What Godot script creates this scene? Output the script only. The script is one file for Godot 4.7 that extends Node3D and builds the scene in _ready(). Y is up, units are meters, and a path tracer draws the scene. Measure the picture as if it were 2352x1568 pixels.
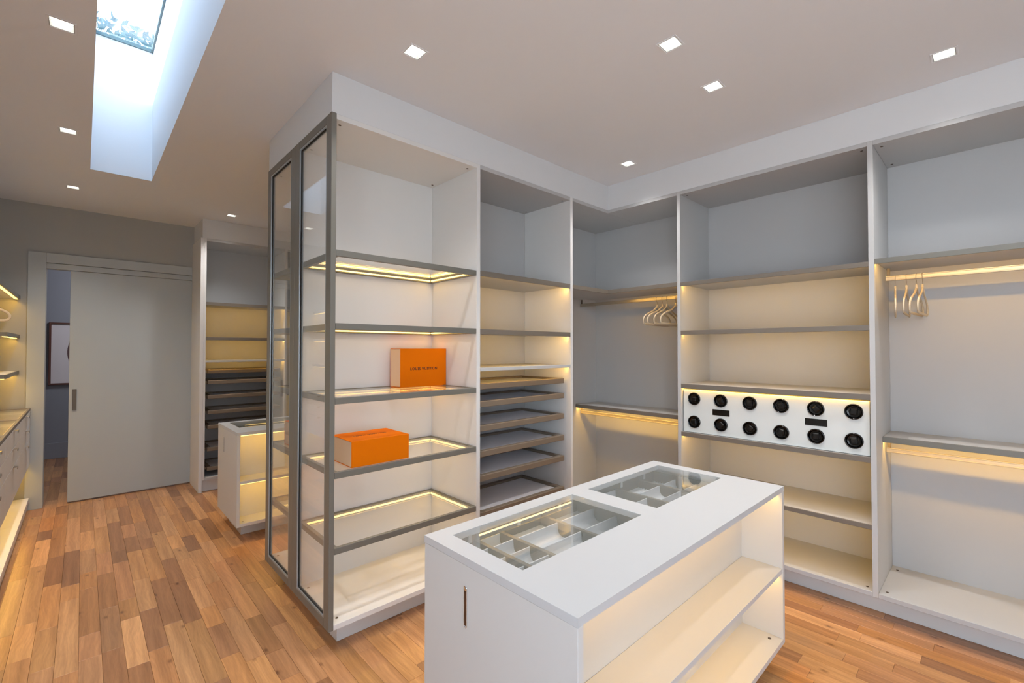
extends Node3D
# Walk-in closet: x runs along the partition wardrobe, z towards the hanging bays, y up (metres).

const H := 2.70            # ceiling height
const YB := 0.1178         # underside of the cabinet carcasses
const YT := 2.507          # top of the cabinet carcasses
const TH := 0.024          # board thickness
const SKY_E := 7.8         # daylight
const SPOT_E := 1.05       # ceiling downlights
const LED_E := 0.11        # watts-like scale per metre of LED strip

var org := Vector3.ZERO    # base of the thing being built
var uvs := Vector3.ZERO    # uv offset (x,y) and on/off (z) for wood
var M := {}
var cam: Camera3D
var taken := {}
var LEDC := Color(1.0, 0.77, 0.34)
var SPOTC := Color(1.0, 0.99, 0.98)

func _ready() -> void:
	# camera
	cam = Camera3D.new(); cam.name = "camera"
	var r := Vector3(0.7284566, 0.0, 0.685092).normalized()
	var f := Vector3(0.6849977, 0.0165945, -0.7283563).normalized()
	var u := r.cross(f).normalized()
	cam.transform = Transform3D(Basis(r, u, -f), Vector3(-3.01642, 1.4088, 2.09957))
	cam.fov = 73.603; cam.near = 0.05; cam.far = 80.0
	add_child(cam)
	# sky and exposure
	var env := Environment.new()
	env.background_mode = Environment.BG_SKY
	var sm := ProceduralSkyMaterial.new()
	sm.sky_top_color = Color(0.66, 0.79, 0.92); sm.sky_horizon_color = Color(0.87, 0.91, 0.95)
	sm.ground_bottom_color = Color(0.75, 0.78, 0.81); sm.ground_horizon_color = Color(0.81, 0.83, 0.86)
	sm.sky_curve = 0.2
	var sky := Sky.new(); sky.sky_material = sm
	env.sky = sky; env.background_energy_multiplier = SKY_E
	env.tonemap_mode = Environment.TONE_MAPPER_LINEAR
	env.tonemap_exposure = 1.24
	env.sdfgi_enabled = true; env.ssao_enabled = true; env.ssil_enabled = true
	var we := WorldEnvironment.new(); we.name = "environment"; we.environment = env; add_child(we)
	# sun through the skylight
	var sun := DirectionalLight3D.new(); sun.name = "sun"
	sun.light_color = Color(1.0, 0.97, 0.92); sun.light_energy = 5.0; sun.light_angular_distance = 0.6
	sun.shadow_enabled = true; sun.sky_mode = DirectionalLight3D.SKY_MODE_LIGHT_ONLY
	sun.transform = Transform3D(Basis.looking_at(Vector3(1.0, -1.36, -0.55), Vector3.UP), Vector3(-6, 8, 2))
	add_child(sun)

	materials()
	shell()
	floor_planks()
	hall()
	partition()
	corner_and_bays()
	far_wardrobe()
	wall_drawers()
	islands()
	boxes()
	all_hangers()
	for d in DOWN: downlight(d[0], d[1], d[2])

# ---------------------------------------------------------------- helpers
func s2l(c: Color) -> Color: return c.srgb_to_linear()

func mat(called: String, c: Color, rough := 0.6, metal := 0.0, spec := 0.5) -> StandardMaterial3D:
	var m := StandardMaterial3D.new(); m.resource_name = called
	m.albedo_color = c; m.roughness = rough; m.metallic = metal; m.metallic_specular = spec
	if rough >= 0.9: m.specular_mode = BaseMaterial3D.SPECULAR_DISABLED
	M[called] = m
	return m

func glow(called: String, c: Color, e: float) -> StandardMaterial3D:
	var m := mat(called, Color(0.9, 0.9, 0.9))
	m.emission_enabled = true; m.emission = c; m.emission_energy_multiplier = e
	return m

func begin(m: Material) -> SurfaceTool:
	var s := SurfaceTool.new(); s.begin(Mesh.PRIMITIVE_TRIANGLES); s.set_material(m)
	return s

func vert(s: SurfaceTool, p: Vector3, n: Vector3) -> void:
	s.set_normal(n)
	if uvs.z > 0.0: s.set_uv(Vector2((p.z + p.y) / 1.2 + uvs.x, p.x / 0.32 + uvs.y))
	s.add_vertex(p - org)

func tri(s: SurfaceTool, a: Vector3, b: Vector3, c: Vector3, n: Vector3) -> void:
	if (b - a).cross(c - a).dot(n) > 0.0:
		var t := b; b = c; c = t
	vert(s, a, n); vert(s, b, n); vert(s, c, n)

func quad(s: SurfaceTool, a: Vector3, b: Vector3, c: Vector3, d: Vector3, n: Vector3) -> void:
	tri(s, a, b, c, n); tri(s, a, c, d, n)

# a box from corner a to corner b with chamfered edges
func bx(s: SurfaceTool, a: Vector3, b: Vector3, c := 0.001) -> void:
	var lo := Vector3(minf(a.x, b.x), minf(a.y, b.y), minf(a.z, b.z))
	var hi := Vector3(maxf(a.x, b.x), maxf(a.y, b.y), maxf(a.z, b.z))
	var e := hi - lo
	c = minf(c, minf(e.x, minf(e.y, e.z)) * 0.4)
	var ctr := (lo + hi) / 2; var h := e / 2
	for ax in 3:
		var i := (ax + 1) % 3; var j := (ax + 2) % 3
		for sg in [-1.0, 1.0]:
			var n := Vector3.ZERO; n[ax] = sg
			var q := []
			for k in [[-1, -1], [1, -1], [1, 1], [-1, 1]]:
				var p := ctr; p[ax] += sg * h[ax]; p[i] += k[0] * (h[i] - c); p[j] += k[1] * (h[j] - c)
				q.append(p)
			quad(s, q[0], q[1], q[2], q[3], n)
		if c <= 0.0: continue
		# four edges that run along ax
		for si in [-1.0, 1.0]:
			for sj in [-1.0, 1.0]:
				var n2 := Vector3.ZERO; n2[i] = si; n2[j] = sj; n2 = n2.normalized()
				var p0 := ctr; p0[i] += si * h[i]; p0[j] += sj * (h[j] - c)
				var p1 := ctr; p1[i] += si * (h[i] - c); p1[j] += sj * h[j]
				var d := Vector3.ZERO; d[ax] = h[ax] - c
				quad(s, p0 - d, p0 + d, p1 + d, p1 - d, n2)
	if c <= 0.0: return
	for sx in [-1.0, 1.0]:
		for sy in [-1.0, 1.0]:
			for sz in [-1.0, 1.0]:
				var v := Vector3(sx * h.x, sy * h.y, sz * h.z)
				var kx := ctr + v - Vector3(0, sy * c, sz * c)
				var ky := ctr + v - Vector3(sx * c, 0, sz * c)
				var kz := ctr + v - Vector3(sx * c, sy * c, 0)
				tri(s, kx, ky, kz, Vector3(sx, sy, sz).normalized())

# horizontal slab with rectangular holes [x0,x1,z0,z1]
func slab(s: SurfaceTool, x0: float, x1: float, z0: float, z1: float, y0: float, y1: float, holes: Array) -> void:
	var xs := [x0, x1]; var zs := [z0, z1]
	for o in holes: xs += [o[0], o[1]]; zs += [o[2], o[3]]
	xs.sort(); zs.sort()
	var solid := func(i: int, j: int) -> bool:
		if i < 0 or j < 0 or i >= xs.size() - 1 or j >= zs.size() - 1: return false
		var cx: float = (xs[i] + xs[i + 1]) / 2; var cz: float = (zs[j] + zs[j + 1]) / 2
		for o in holes:
			if cx > o[0] and cx < o[1] and cz > o[2] and cz < o[3]: return false
		return true
	for i in xs.size() - 1:
		for j in zs.size() - 1:
			var a: float = xs[i]; var b: float = xs[i + 1]; var c: float = zs[j]; var d: float = zs[j + 1]
			if b - a < 1e-6 or d - c < 1e-6 or not solid.call(i, j): continue
			quad(s, Vector3(a, y0, c), Vector3(b, y0, c), Vector3(b, y0, d), Vector3(a, y0, d), Vector3.DOWN)
			quad(s, Vector3(a, y1, c), Vector3(b, y1, c), Vector3(b, y1, d), Vector3(a, y1, d), Vector3.UP)
			for w in [[-1, 0], [1, 0], [0, -1], [0, 1]]:
				var ni: int = i + w[0]; var nj: int = j + w[1]
				while ni >= 0 and ni < xs.size() - 1 and w[0] != 0 and absf(xs[ni + 1] - xs[ni]) < 1e-6: ni += w[0]
				while nj >= 0 and nj < zs.size() - 1 and w[1] != 0 and absf(zs[nj + 1] - zs[nj]) < 1e-6: nj += w[1]
				if solid.call(ni, nj): continue
				var n := Vector3(w[0], 0, w[1])
				if w[0] != 0:
					var x: float = a if w[0] < 0 else b
					quad(s, Vector3(x, y0, c), Vector3(x, y0, d), Vector3(x, y1, d), Vector3(x, y1, c), n)
				else:
					var z: float = c if w[1] < 0 else d
					quad(s, Vector3(a, y0, z), Vector3(b, y0, z), Vector3(b, y1, z), Vector3(a, y1, z), n)

# a ring round the y axis of (radius, height) profile points, smooth
func lathe(s: SurfaceTool, prof: Array, n := 32, xf := Transform3D.IDENTITY) -> void:
	for k in prof.size() - 1:
		var a: Vector2 = prof[k]; var b: Vector2 = prof[k + 1]
		var t := (b - a); var nn := Vector2(t.y, -t.x).normalized()
		for i in n:
			var t0 := TAU * i / n; var t1 := TAU * (i + 1) / n
			var P := func(q: Vector2, th: float) -> Vector3: return xf * Vector3(q.x * cos(th), q.y, q.x * sin(th))
			var N := func(th: float) -> Vector3: return (xf.basis * Vector3(nn.x * cos(th), nn.y, nn.x * sin(th))).normalized()
			var pts := [P.call(a, t0), P.call(a, t1), P.call(b, t1), P.call(b, t0)]
			var nm := [N.call(t0), N.call(t1), N.call(t1), N.call(t0)]
			for q in [[0, 1, 2], [0, 2, 3]]:
				var o := [q[0], q[1], q[2]]
				if (pts[o[1]] - pts[o[0]]).cross(pts[o[2]] - pts[o[0]]).dot(nm[o[0]] + nm[o[1]]) > 0.0: o = [q[0], q[2], q[1]]
				for v in o:
					s.set_normal(nm[v]); s.add_vertex(pts[v] - org)

# a tube with an elliptical section along points
func tube(s: SurfaceTool, pts: Array, ra: float, rb: float, side: Vector3, closed := false, n := 10) -> void:
	var c := pts.size()
	var rings := []
	for i in c:
		var a: Vector3 = pts[(i - 1 + c) % c] if closed else pts[maxi(i - 1, 0)]
		var b: Vector3 = pts[(i + 1) % c] if closed else pts[mini(i + 1, c - 1)]
		var t := (b - a).normalized()
		var v := side.cross(t).normalized()
		var ring := []
		for k in n:
			var th := TAU * k / n
			ring.append([pts[i] + side * (ra * cos(th)) + v * (rb * sin(th)), (side * cos(th) / ra + v * sin(th) / rb).normalized()])
		rings.append(ring)
	for i in (c if closed else c - 1):
		var A: Array = rings[i]; var B: Array = rings[(i + 1) % c]
		for k in n:
			var l := (k + 1) % n
			var q := [A[k], A[l], B[l], B[k]]
			for w in [[0, 1, 2], [0, 2, 3]]:
				var o := [w[0], w[1], w[2]]
				if (q[o[1]][0] - q[o[0]][0]).cross(q[o[2]][0] - q[o[0]][0]).dot(q[o[0]][1] + q[o[1]][1]) > 0.0: o = [w[0], w[2], w[1]]
				for e in o:
					s.set_normal(q[e][1]); s.add_vertex(q[e][0] - org)
	if not closed:
		for e in [[0, -1.0], [c - 1, 1.0]]:
			var ring: Array = rings[e[0]]
			var a: Vector3 = pts[e[0]]; var t2: Vector3 = ((pts[1] - pts[0]) if e[0] == 0 else (pts[c - 1] - pts[c - 2])).normalized() * e[1]
			for k in n: tri(s, a, ring[k][0], ring[(k + 1) % n][0], t2)

func obj(called: String, s: SurfaceTool, parent: Node = null) -> MeshInstance3D:
	var o := MeshInstance3D.new(); o.name = called; o.mesh = s.commit()
	if parent == null:
		o.name = numbered(called); o.position = org; add_child(o, true)
	else: parent.add_child(o, true)
	return o

func numbered(called: String) -> String:
	var k: int = taken.get(called, 0); taken[called] = k + 1
	return called if k == 0 else "%s_%03d" % [called, k]

func tag(o: Node, label: String, category := "", group := "") -> void:
	if label: o.set_meta("label", label)
	if category: o.set_meta("category", category)
	if group: o.set_meta("group", group)

func thing(called: String, label: String, category: String, at: Vector3, group := "") -> Node3D:
	var o := Node3D.new(); o.name = numbered(called); o.position = at; add_child(o, true)
	org = at
	tag(o, label, category, group)
	return o

func struct(called: String, s: SurfaceTool, label: String, category := "") -> MeshInstance3D:
	var o := obj(called, s); o.set_meta("kind", "structure"); tag(o, label, category if category else called.split("_")[0])
	return o

# one box as a part
func part(parent: Node, called: String, m: String, a: Vector3, b: Vector3, c := 0.001) -> MeshInstance3D:
	var s := begin(M[m]); bx(s, a, b, c)
	return obj(called, s, parent)

# a glowing strip and a light of the same size just in front of its face
func led(parent: Node3D, a: Vector3, b: Vector3, d: Vector3, k := 1.0, mname := "led") -> void:
	var o := part(parent, "led_strip", mname, a, b, 0.0)
	var e := (b - a).abs(); var l := AreaLight3D.new(); l.name = "led_light"
	var along := 0 if e.x > e.z else 2
	var length: float = e[along] - 0.004
	var wide: float = minf(e.y, e[2 - along])
	d = d.normalized()
	var reach := 0.0
	for ax in 3:
		if ax != along: reach += absf(d[ax]) * e[ax] / 2
	var up := Vector3(0, 0, -1) if along == 0 else Vector3(1, 0, 0)
	if absf(up.dot(d)) > 0.95: up = Vector3.UP
	l.transform = Transform3D(Basis.looking_at(d, up), (a + b) / 2 - org + d * (reach + 0.0015))
	l.area_size = Vector2(length, wide)
	l.light_color = LEDC; l.light_energy = LED_E * length * k; l.shadow_enabled = true
	l.area_range = 6.0; l.area_attenuation = 2.0
	o.add_child(l)

func caps(parent: Node, pts: Array, n: Vector3) -> void:
	for p in pts:
		var s := begin(M.cap)
		var y := n; var x := Vector3(1, 0, 0) if absf(n.y) > 0.5 else Vector3.UP
		lathe(s, [Vector2(0.007, -0.001), Vector2(0.007, 0.0008), Vector2(0.0062, 0.0014), Vector2(0.0, 0.0014)], 12, Transform3D(Basis(x, y, x.cross(y)), p))
		obj("screw_cap", s, parent)

# ---------------------------------------------------------------- materials
func grain_image(sd: int) -> Image:
	var w := 768; var h := 384
	var n1 := FastNoiseLite.new(); n1.seed = sd; n1.frequency = 1.0; n1.noise_type = FastNoiseLite.TYPE_SIMPLEX; n1.fractal_octaves = 2
	var n2 := FastNoiseLite.new(); n2.seed = sd + 7; n2.frequency = 1.0; n2.fractal_octaves = 3
	var n3 := FastNoiseLite.new(); n3.seed = sd + 19; n3.frequency = 1.0; n3.fractal_octaves = 2
	var by := PackedByteArray(); by.resize(w * h * 3)
	var rng := RandomNumberGenerator.new(); rng.seed = sd
	var knots := []
	for k in 4: knots.append(Vector2(rng.randf_range(0.05, 1.15), rng.randf_range(0.02, 0.30)))
	var i := 0
	for y in h:
		for x in w:
			var u := 1.2 * x / w; var v := 0.32 * y / h
			var warp := 0.022 * n1.get_noise_2d(u * 1.5, v * 5.0)
			var kd := 0.0
			for q in knots:
				var dx: float = (u - q.x) * 0.5; var dy: float = v - q.y
				var r2 := dx * dx + dy * dy
				kd = maxf(kd, exp(-r2 / 0.00006)); warp += 0.012 * exp(-r2 / 0.0005)
			var ring := 0.5 + 0.5 * sin((v + warp) * 380.0 + 3.0 * n1.get_noise_2d(u * 1.3 + 40.0, v * 30.0))
			var fine := n2.get_noise_2d(u * 14.0, v * 620.0)
			var broad := n3.get_noise_2d(u * 1.2 + 9.0, v * 26.0)
			var t := clampf(0.83 + 0.06 * (ring - 0.5) + 0.09 * fine + 0.14 * broad - 0.40 * kd, 0.2, 1.0)
			by[i] = int(255.0 * clampf(0.30 + 0.70 * t, 0, 1)); by[i + 1] = int(255.0 * clampf(0.20 + 0.80 * t, 0, 1)); by[i + 2] = int(255.0 * clampf(0.10 + 0.88 * t, 0, 1)); i += 3
	var im := Image.create_from_data(w, h, false, Image.FORMAT_RGB8, by)
	return im

func materials() -> void:
	mat("white", Color(0.865, 0.86, 0.85), 0.5)
	mat("edge", Color(0.75, 0.75, 0.745), 0.5)
	mat("inner", Color(0.72, 0.72, 0.72), 0.55)
	mat("taupe", Color(0.46, 0.425, 0.385), 0.5)
	mat("island", Color(0.78, 0.775, 0.765), 0.5)
	mat("linen", Color(0.90, 0.90, 0.92), 0.7)
	mat("tray_frame", Color(0.475, 0.42, 0.36), 0.5)
	mat("top", Color(0.74, 0.745, 0.75), 0.42)
	mat("bronze", Color(0.46, 0.45, 0.42), 0.40, 0.15)
	mat("champagne", Color(0.70, 0.665, 0.60), 0.35, 0.7)
	mat("paint", Color(0.85, 0.855, 0.86), 0.9, 0.0, 0.3)
	mat("ceiling", Color(0.89, 0.90, 0.915), 0.95, 0.0, 0.2)
	mat("shaft", Color(0.89, 0.90, 0.915), 0.9, 0.0, 0.2)
	mat("wall", Color(0.68, 0.68, 0.665), 0.9, 0.0, 0.3)
	mat("hall_wall", Color(0.60, 0.60, 0.62), 0.9, 0.0, 0.3)
	mat("lacquer", Color(0.69, 0.71, 0.71), 0.45)
	mat("cap", Color(0.30, 0.24, 0.19), 0.6)
	mat("dark", Color(0.10, 0.085, 0.07), 0.8)
	mat("tray_brown", Color(0.40, 0.37, 0.325), 0.5)
	mat("insert", Color(0.80, 0.82, 0.84), 0.5)
	mat("chrome", Color(0.86, 0.86, 0.86), 0.12, 1.0)
	mat("bead", Color(0.66, 0.69, 0.71), 0.3, 0.5)
	mat("door_pull", Color(0.40, 0.365, 0.32), 0.4, 0.3)
	mat("pull", Color(0.36, 0.26, 0.20), 0.4, 0.6)
	mat("steel", Color(0.62, 0.58, 0.52), 0.3, 0.9)
	mat("black", Color(0.018, 0.018, 0.02), 0.16)
	mat("cushion", Color(0.03, 0.03, 0.033), 0.3)
	mat("screen", Color(0.035, 0.03, 0.028), 0.15)
	mat("winder_white", Color(0.86, 0.875, 0.865), 0.12)
	mat("orange", Color(0.87, 0.44, 0.005), 0.7, 0.0, 0.2)
	mat("cream", Color(0.86, 0.73, 0.60), 0.7)
	mat("ink", Color(0.25, 0.08, 0.03), 0.7)
	mat("hanger", Color(0.80, 0.745, 0.65), 0.75)
	mat("wood_frame", Color(0.40, 0.24, 0.19), 0.5)
	mat("paper", Color(0.92, 0.88, 0.87), 0.8)
	mat("brush", Color(0.42, 0.31, 0.30), 0.8)
	mat("curb", Color(0.30, 0.38, 0.40), 0.4, 0.3)
	mat("leaf", Color(0.17, 0.24, 0.22), 0.5)
	glow("led", Color(1.0, 0.82, 0.42), 2.4)
	glow("lamp", Color(1.0, 0.96, 0.90), 5.0)
	var g := mat("glass", Color(0.93, 0.97, 0.95, 0.06), 0.0)
	g.transparency = BaseMaterial3D.TRANSPARENCY_ALPHA
	g = mat("tinted_glass", Color(0.50, 0.68, 0.76, 0.16), 0.0)
	g.transparency = BaseMaterial3D.TRANSPARENCY_ALPHA
	for k in 2:
		var w := mat("wood%d" % k, Color(1, 1, 1), 0.34)
		w.vertex_color_use_as_albedo = true
		w.albedo_texture = ImageTexture.create_from_image(grain_image(11 + 31 * k))
		w.clearcoat_enabled = true; w.clearcoat = 0.25; w.clearcoat_roughness = 0.25

# ---------------------------------------------------------------- room
const SK := [-2.992, -2.646, -2.343, 2.35]     # skylight shaft
const DOWN := [
	[-3.092, -0.438, "recessed square downlight level with the skylight glass, in the row of three along the shaft"],
	[-3.094, -1.657, "recessed square downlight halfway along the skylight shaft, middle of the row of three"],
	[-3.088, -2.941, "recessed square downlight past the end of the skylight shaft, before the sliding door"],
	[-1.982, -2.962, "recessed square downlight by the bulkhead of the wardrobe next to the sliding door"],
	[-1.978, 0.379, "recessed square downlight by the bulkhead corner above the glass display cabinet"],
	[-1.216, 1.166, "larger and higher of the two downlights close together over the white island"],
	[-0.770, 1.157, "smaller and lower of the two downlights close together over the white island"],
	[-0.263, 0.351, "recessed square downlight before the inner corner where the two bulkheads meet"],
	[-0.279, 1.956, "recessed square downlight above the hanging bay beside the watch winder shelves"],
	[-3.090, 0.780, "unseen recessed square downlight placed to light the aisle, level with the front of the white island"],  # from here on: downlights out of view, placed to light the room
	[-1.980, 2.600, "unseen recessed square downlight placed to light the open floor behind the viewpoint"],
	[-0.280, 3.300, "unseen recessed square downlight placed to light the bare stretch of the long wall"],
]

func shell() -> void:
	org = Vector3.ZERO
	var holes := [SK]
	for d in DOWN: holes.append([d[0] - 0.038, d[0] + 0.038, d[1] - 0.038, d[1] + 0.038])
	var s := begin(M.ceiling)
	slab(s, -3.98, 0.66, -3.90, 4.35, H, H + 0.12, holes)
	var ceil := struct("ceiling", s, "plain pale plaster ceiling with a long skylight opening and recessed downlights")
	s = begin(M.shaft)
	var Y := 3.70
	bx(s, Vector3(SK[0] - 0.08, H + 0.12, SK[2] - 0.08), Vector3(SK[0], Y, SK[3] + 0.08), 0.0)
	bx(s, Vector3(SK[1], H + 0.12, SK[2] - 0.08), Vector3(SK[1] + 0.08, Y, SK[3] + 0.08), 0.0)
	bx(s, Vector3(SK[0], H + 0.12, SK[2] - 0.08), Vector3(SK[1], Y, SK[2]), 0.0)
	bx(s, Vector3(SK[0], H + 0.12, SK[3]), Vector3(SK[1], Y, SK[3] + 0.08), 0.0)
	obj("skylight_shaft", s, ceil)
	# skylight lantern
	s = begin(M.curb)
	var k := 0.012
	for e in [[SK[0], SK[0] + k, SK[2], SK[3]], [SK[1] - k, SK[1], SK[2], SK[3]], [SK[0] + k, SK[1] - k, SK[2], SK[2] + k], [SK[0] + k, SK[1] - k, SK[3] - k, SK[3]]]:
		bx(s, Vector3(e[0], 3.69, e[2]), Vector3(e[1], 3.715, e[3]), 0.001)
	var win := struct("window_1", s, "glazed skylight over the ceiling shaft with a slim dark frame", "skylight")
	s = begin(M.tinted_glass)
	bx(s, Vector3(SK[0], 3.716, SK[2]), Vector3(SK[1], 3.724, SK[3]), 0.0)
	obj("pane", s, win)
	s = begin(M.curb)
	for e in [[SK[0] - 0.09, SK[0] - 0.07, SK[2] - 0.09, SK[3] + 0.09], [SK[1] + 0.07, SK[1] + 0.09, SK[2] - 0.09, SK[3] + 0.09]]:
		bx(s, Vector3(e[0], 3.70, e[2]), Vector3(e[1], 3.86, e[3]), 0.002)
	obj("upstand", s, win)
	var tr := thing("tree", "leafy tree growing beyond the roof, seen through the skylight", "tree", Vector3(-2.75, 0, -7.3))
	s = begin(M.wood_frame)
	tube(s, [Vector3(-2.75, 0, -7.3), Vector3(-2.72, 2.0, -7.25), Vector3(-2.78, 4.0, -7.2), Vector3(-2.75, 5.2, -7.2)], 0.09, 0.09, Vector3(1, 0, 0), false, 10)
	obj("trunk", s, tr)
	s = begin(M.leaf)
	var rng := RandomNumberGenerator.new(); rng.seed = 77
	for i in 4200:
		var d := Vector3(rng.randf_range(-1, 1), rng.randf_range(-1, 1), rng.randf_range(-1, 1))
		if d.length() > 1.0 or d.length() < 0.2: continue
		var c := Vector3(-2.75, 5.72, -7.2) + d * Vector3(1.3, 0.72, 0.8)
		var a1 := Vector3(rng.randf_range(-1, 1), rng.randf_range(-1, 1), rng.randf_range(-1, 1)).normalized()
		var n1 := a1.cross(Vector3(rng.randf_range(-1, 1), 1, rng.randf_range(-1, 1))).normalized()
		var w1 := a1.cross(n1)
		tri(s, c - a1 * 0.07, c + w1 * 0.03, c - w1 * 0.03, n1); tri(s, c + a1 * 0.08, c + w1 * 0.03, c - w1 * 0.03, n1)
	var cr := obj("crown", s, tr); cr.set_meta("kind", "stuff")
	org = Vector3.ZERO
	s = begin(M.leaf)
	bx(s, Vector3(-6, -0.2, -10), Vector3(1, 0, -6.45), 0.0)
	struct("ground", s, "garden ground under the tree beyond the hallway wall")
	# wall with the sliding door
	s = begin(M.wall)
	bx(s, Vector3(-3.98, 0, -3.88), Vector3(-3.262, H, -3.731), 0.0)
	bx(s, Vector3(-3.262, 2.184, -3.88), Vector3(-2.17, H, -3.731), 0.0)
	bx(s, Vector3(-2.17, 0, -3.88), Vector3(0.66, H, -3.731), 0.0)
	struct("wall_north", s, "grey painted wall with the sliding door opening at its end")
	s = begin(M.paint)
	bx(s, Vector3(0.49, 0, -3.731), Vector3(0.66, H, 4.20), 0.0)
	struct("wall_east", s, "pale wall behind the shelving and hanging bays")
	s = begin(M.paint)
	bx(s, Vector3(-3.98, 0, -3.731), Vector3(-3.80, H, 1.90), 0.0)
	bx(s, Vector3(-3.98, 0, 4.00), Vector3(-3.80, H, 4.20), 0.0)
	bx(s, Vector3(-3.98, 0, 1.90), Vector3(-3.80, 0.40, 4.00), 0.0)
	bx(s, Vector3(-3.98, 2.66, 1.90), Vector3(-3.80, H, 4.00), 0.0)
	struct("wall_west", s, "pale wall behind the drawer counter and its lit shelves")
	s = begin(M.paint)
	bx(s, Vector3(-3.98, 0, 4.20), Vector3(-3.60, H, 4.35), 0.0)
	bx(s, Vector3(-2.60, 0, 4.20), Vector3(0.66, H, 4.35), 0.0)
	bx(s, Vector3(-3.60, 0, 4.20), Vector3(-2.60, 0.40, 4.35), 0.0)
	bx(s, Vector3(-3.60, 2.66, 4.20), Vector3(-2.60, H, 4.35), 0.0)
	struct("wall_south", s, "pale wall with an unseen wide window behind the viewpoint")
	s = begin(M.lacquer)
	for e in [[-3.60, -3.55, 0.40, 2.66], [-2.65, -2.60, 0.40, 2.66], [-3.125, -3.075, 0.45, 2.61]]: bx(s, Vector3(e[0], e[2], 4.23), Vector3(e[1], e[3], 4.29))
	for e in [[0.40, 0.45], [2.61, 2.66]]: bx(s, Vector3(-3.55, e[0], 4.23), Vector3(-2.65, e[1], 4.29))
	var w2 := struct("window_unseen_2", s, "unseen white framed window behind the viewpoint, placed to let daylight into the room")  # out of view, placed to bring daylight in from behind the camera
	for e in [[-3.55, -3.125], [-3.075, -2.65]]:
		part(w2, "pane", "glass", Vector3(e[0], 0.45, 4.255), Vector3(e[1], 2.61, 4.261), 0.0)
	s = begin(M.lacquer)
	for e in [[1.90, 1.95, 0.40, 2.66], [3.95, 4.00, 0.40, 2.66], [2.925, 2.975, 0.45, 2.61]]: bx(s, Vector3(-3.92, e[2], e[0]), Vector3(-3.86, e[3], e[1]))
	for e in [[0.40, 0.45], [2.61, 2.66]]: bx(s, Vector3(-3.92, e[0], 1.95), Vector3(-3.86, e[1], 3.95))
	w2 = struct("window_unseen_3", s, "unseen white framed window in the drawer counter wall, placed to light the island and ceiling")  # out of view, placed to send cool daylight onto the island end and ceiling
	for e in [[1.95, 2.925], [2.975, 3.95]]:
		part(w2, "pane", "glass", Vector3(-3.893, 0.45, e[0]), Vector3(-3.887, 2.61, e[1]), 0.0)
	s = begin(M.paint)
	bx(s, Vector3(-6.3, 2.83, 4.36), Vector3(0.8, 2.98, 5.6), 0.0)
	bx(s, Vector3(-6.3, 2.83, -0.5), Vector3(-3.99, 2.98, 4.36), 0.0)
	struct("trim_5", s, "deep white eave added out of view to block direct sun at the unseen windows", "eave")  # added out of view to keep direct sun from entering these windows
	# bulkheads above the cabinets
	s = begin(M.paint)
	bx(s, Vector3(-2.1858, YT + 0.0005, -0.985), Vector3(0.489, H, -0.002), 0.001)
	bx(s, Vector3(0.002, YT + 0.0005, -0.0015), Vector3(0.489, H, 4.19), 0.001)
	struct("trim_1", s, "pale plaster bulkhead over the partition cabinets and the long wall of bays", "bulkhead")
	s = begin(M.paint)
	bx(s, Vector3(-2.168, YT + 0.0005, -3.7305), Vector3(0.489, H, -3.258), 0.001)
	struct("trim_2", s, "pale plaster bulkhead over the wardrobe beside the sliding door", "bulkhead")
	# door casing, track cover
	s = begin(M.lacquer)
	bx(s, Vector3(-3.375, 0, -3.731), Vector3(-3.262, 2.270, -3.709), 0.0015)
	bx(s, Vector3(-3.262, 2.184, -3.731), Vector3(-2.1825, 2.270, -3.709), 0.0015)
	struct("trim_3", s, "flat grey casing round the sliding door opening", "door casing")
	s = begin(M.lacquer)
	bx(s, Vector3(-3.262, 2.132, -3.80), Vector3(-2.172, 2.181, -3.722), 0.0015)
	struct("trim_4", s, "narrow grey track cover above the sliding door", "door track")
	s = begin(M.lacquer)
	bx(s, Vector3(-3.106, 0.012, -3.775), Vector3(-2.172, 2.130, -3.735), 0.0015)
	var door := struct("door_1", s, "flat grey sliding door standing partly open", "sliding door")
	s = begin(M.door_pull)
	bx(s, Vector3(-3.083, 0.846, -3.737), Vector3(-3.054, 1.040, -3.7335), 0.001)
	for e in [-3.083, -3.058]: bx(s, Vector3(e, 0.846, -3.7335), Vector3(e + 0.004, 1.040, -3.726), 0.001)
	for e in [0.846, 1.036]: bx(s, Vector3(-3.079, e, -3.7335), Vector3(-3.058, e + 0.004, -3.726), 0.001)
	obj("handle", s, door)

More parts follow.
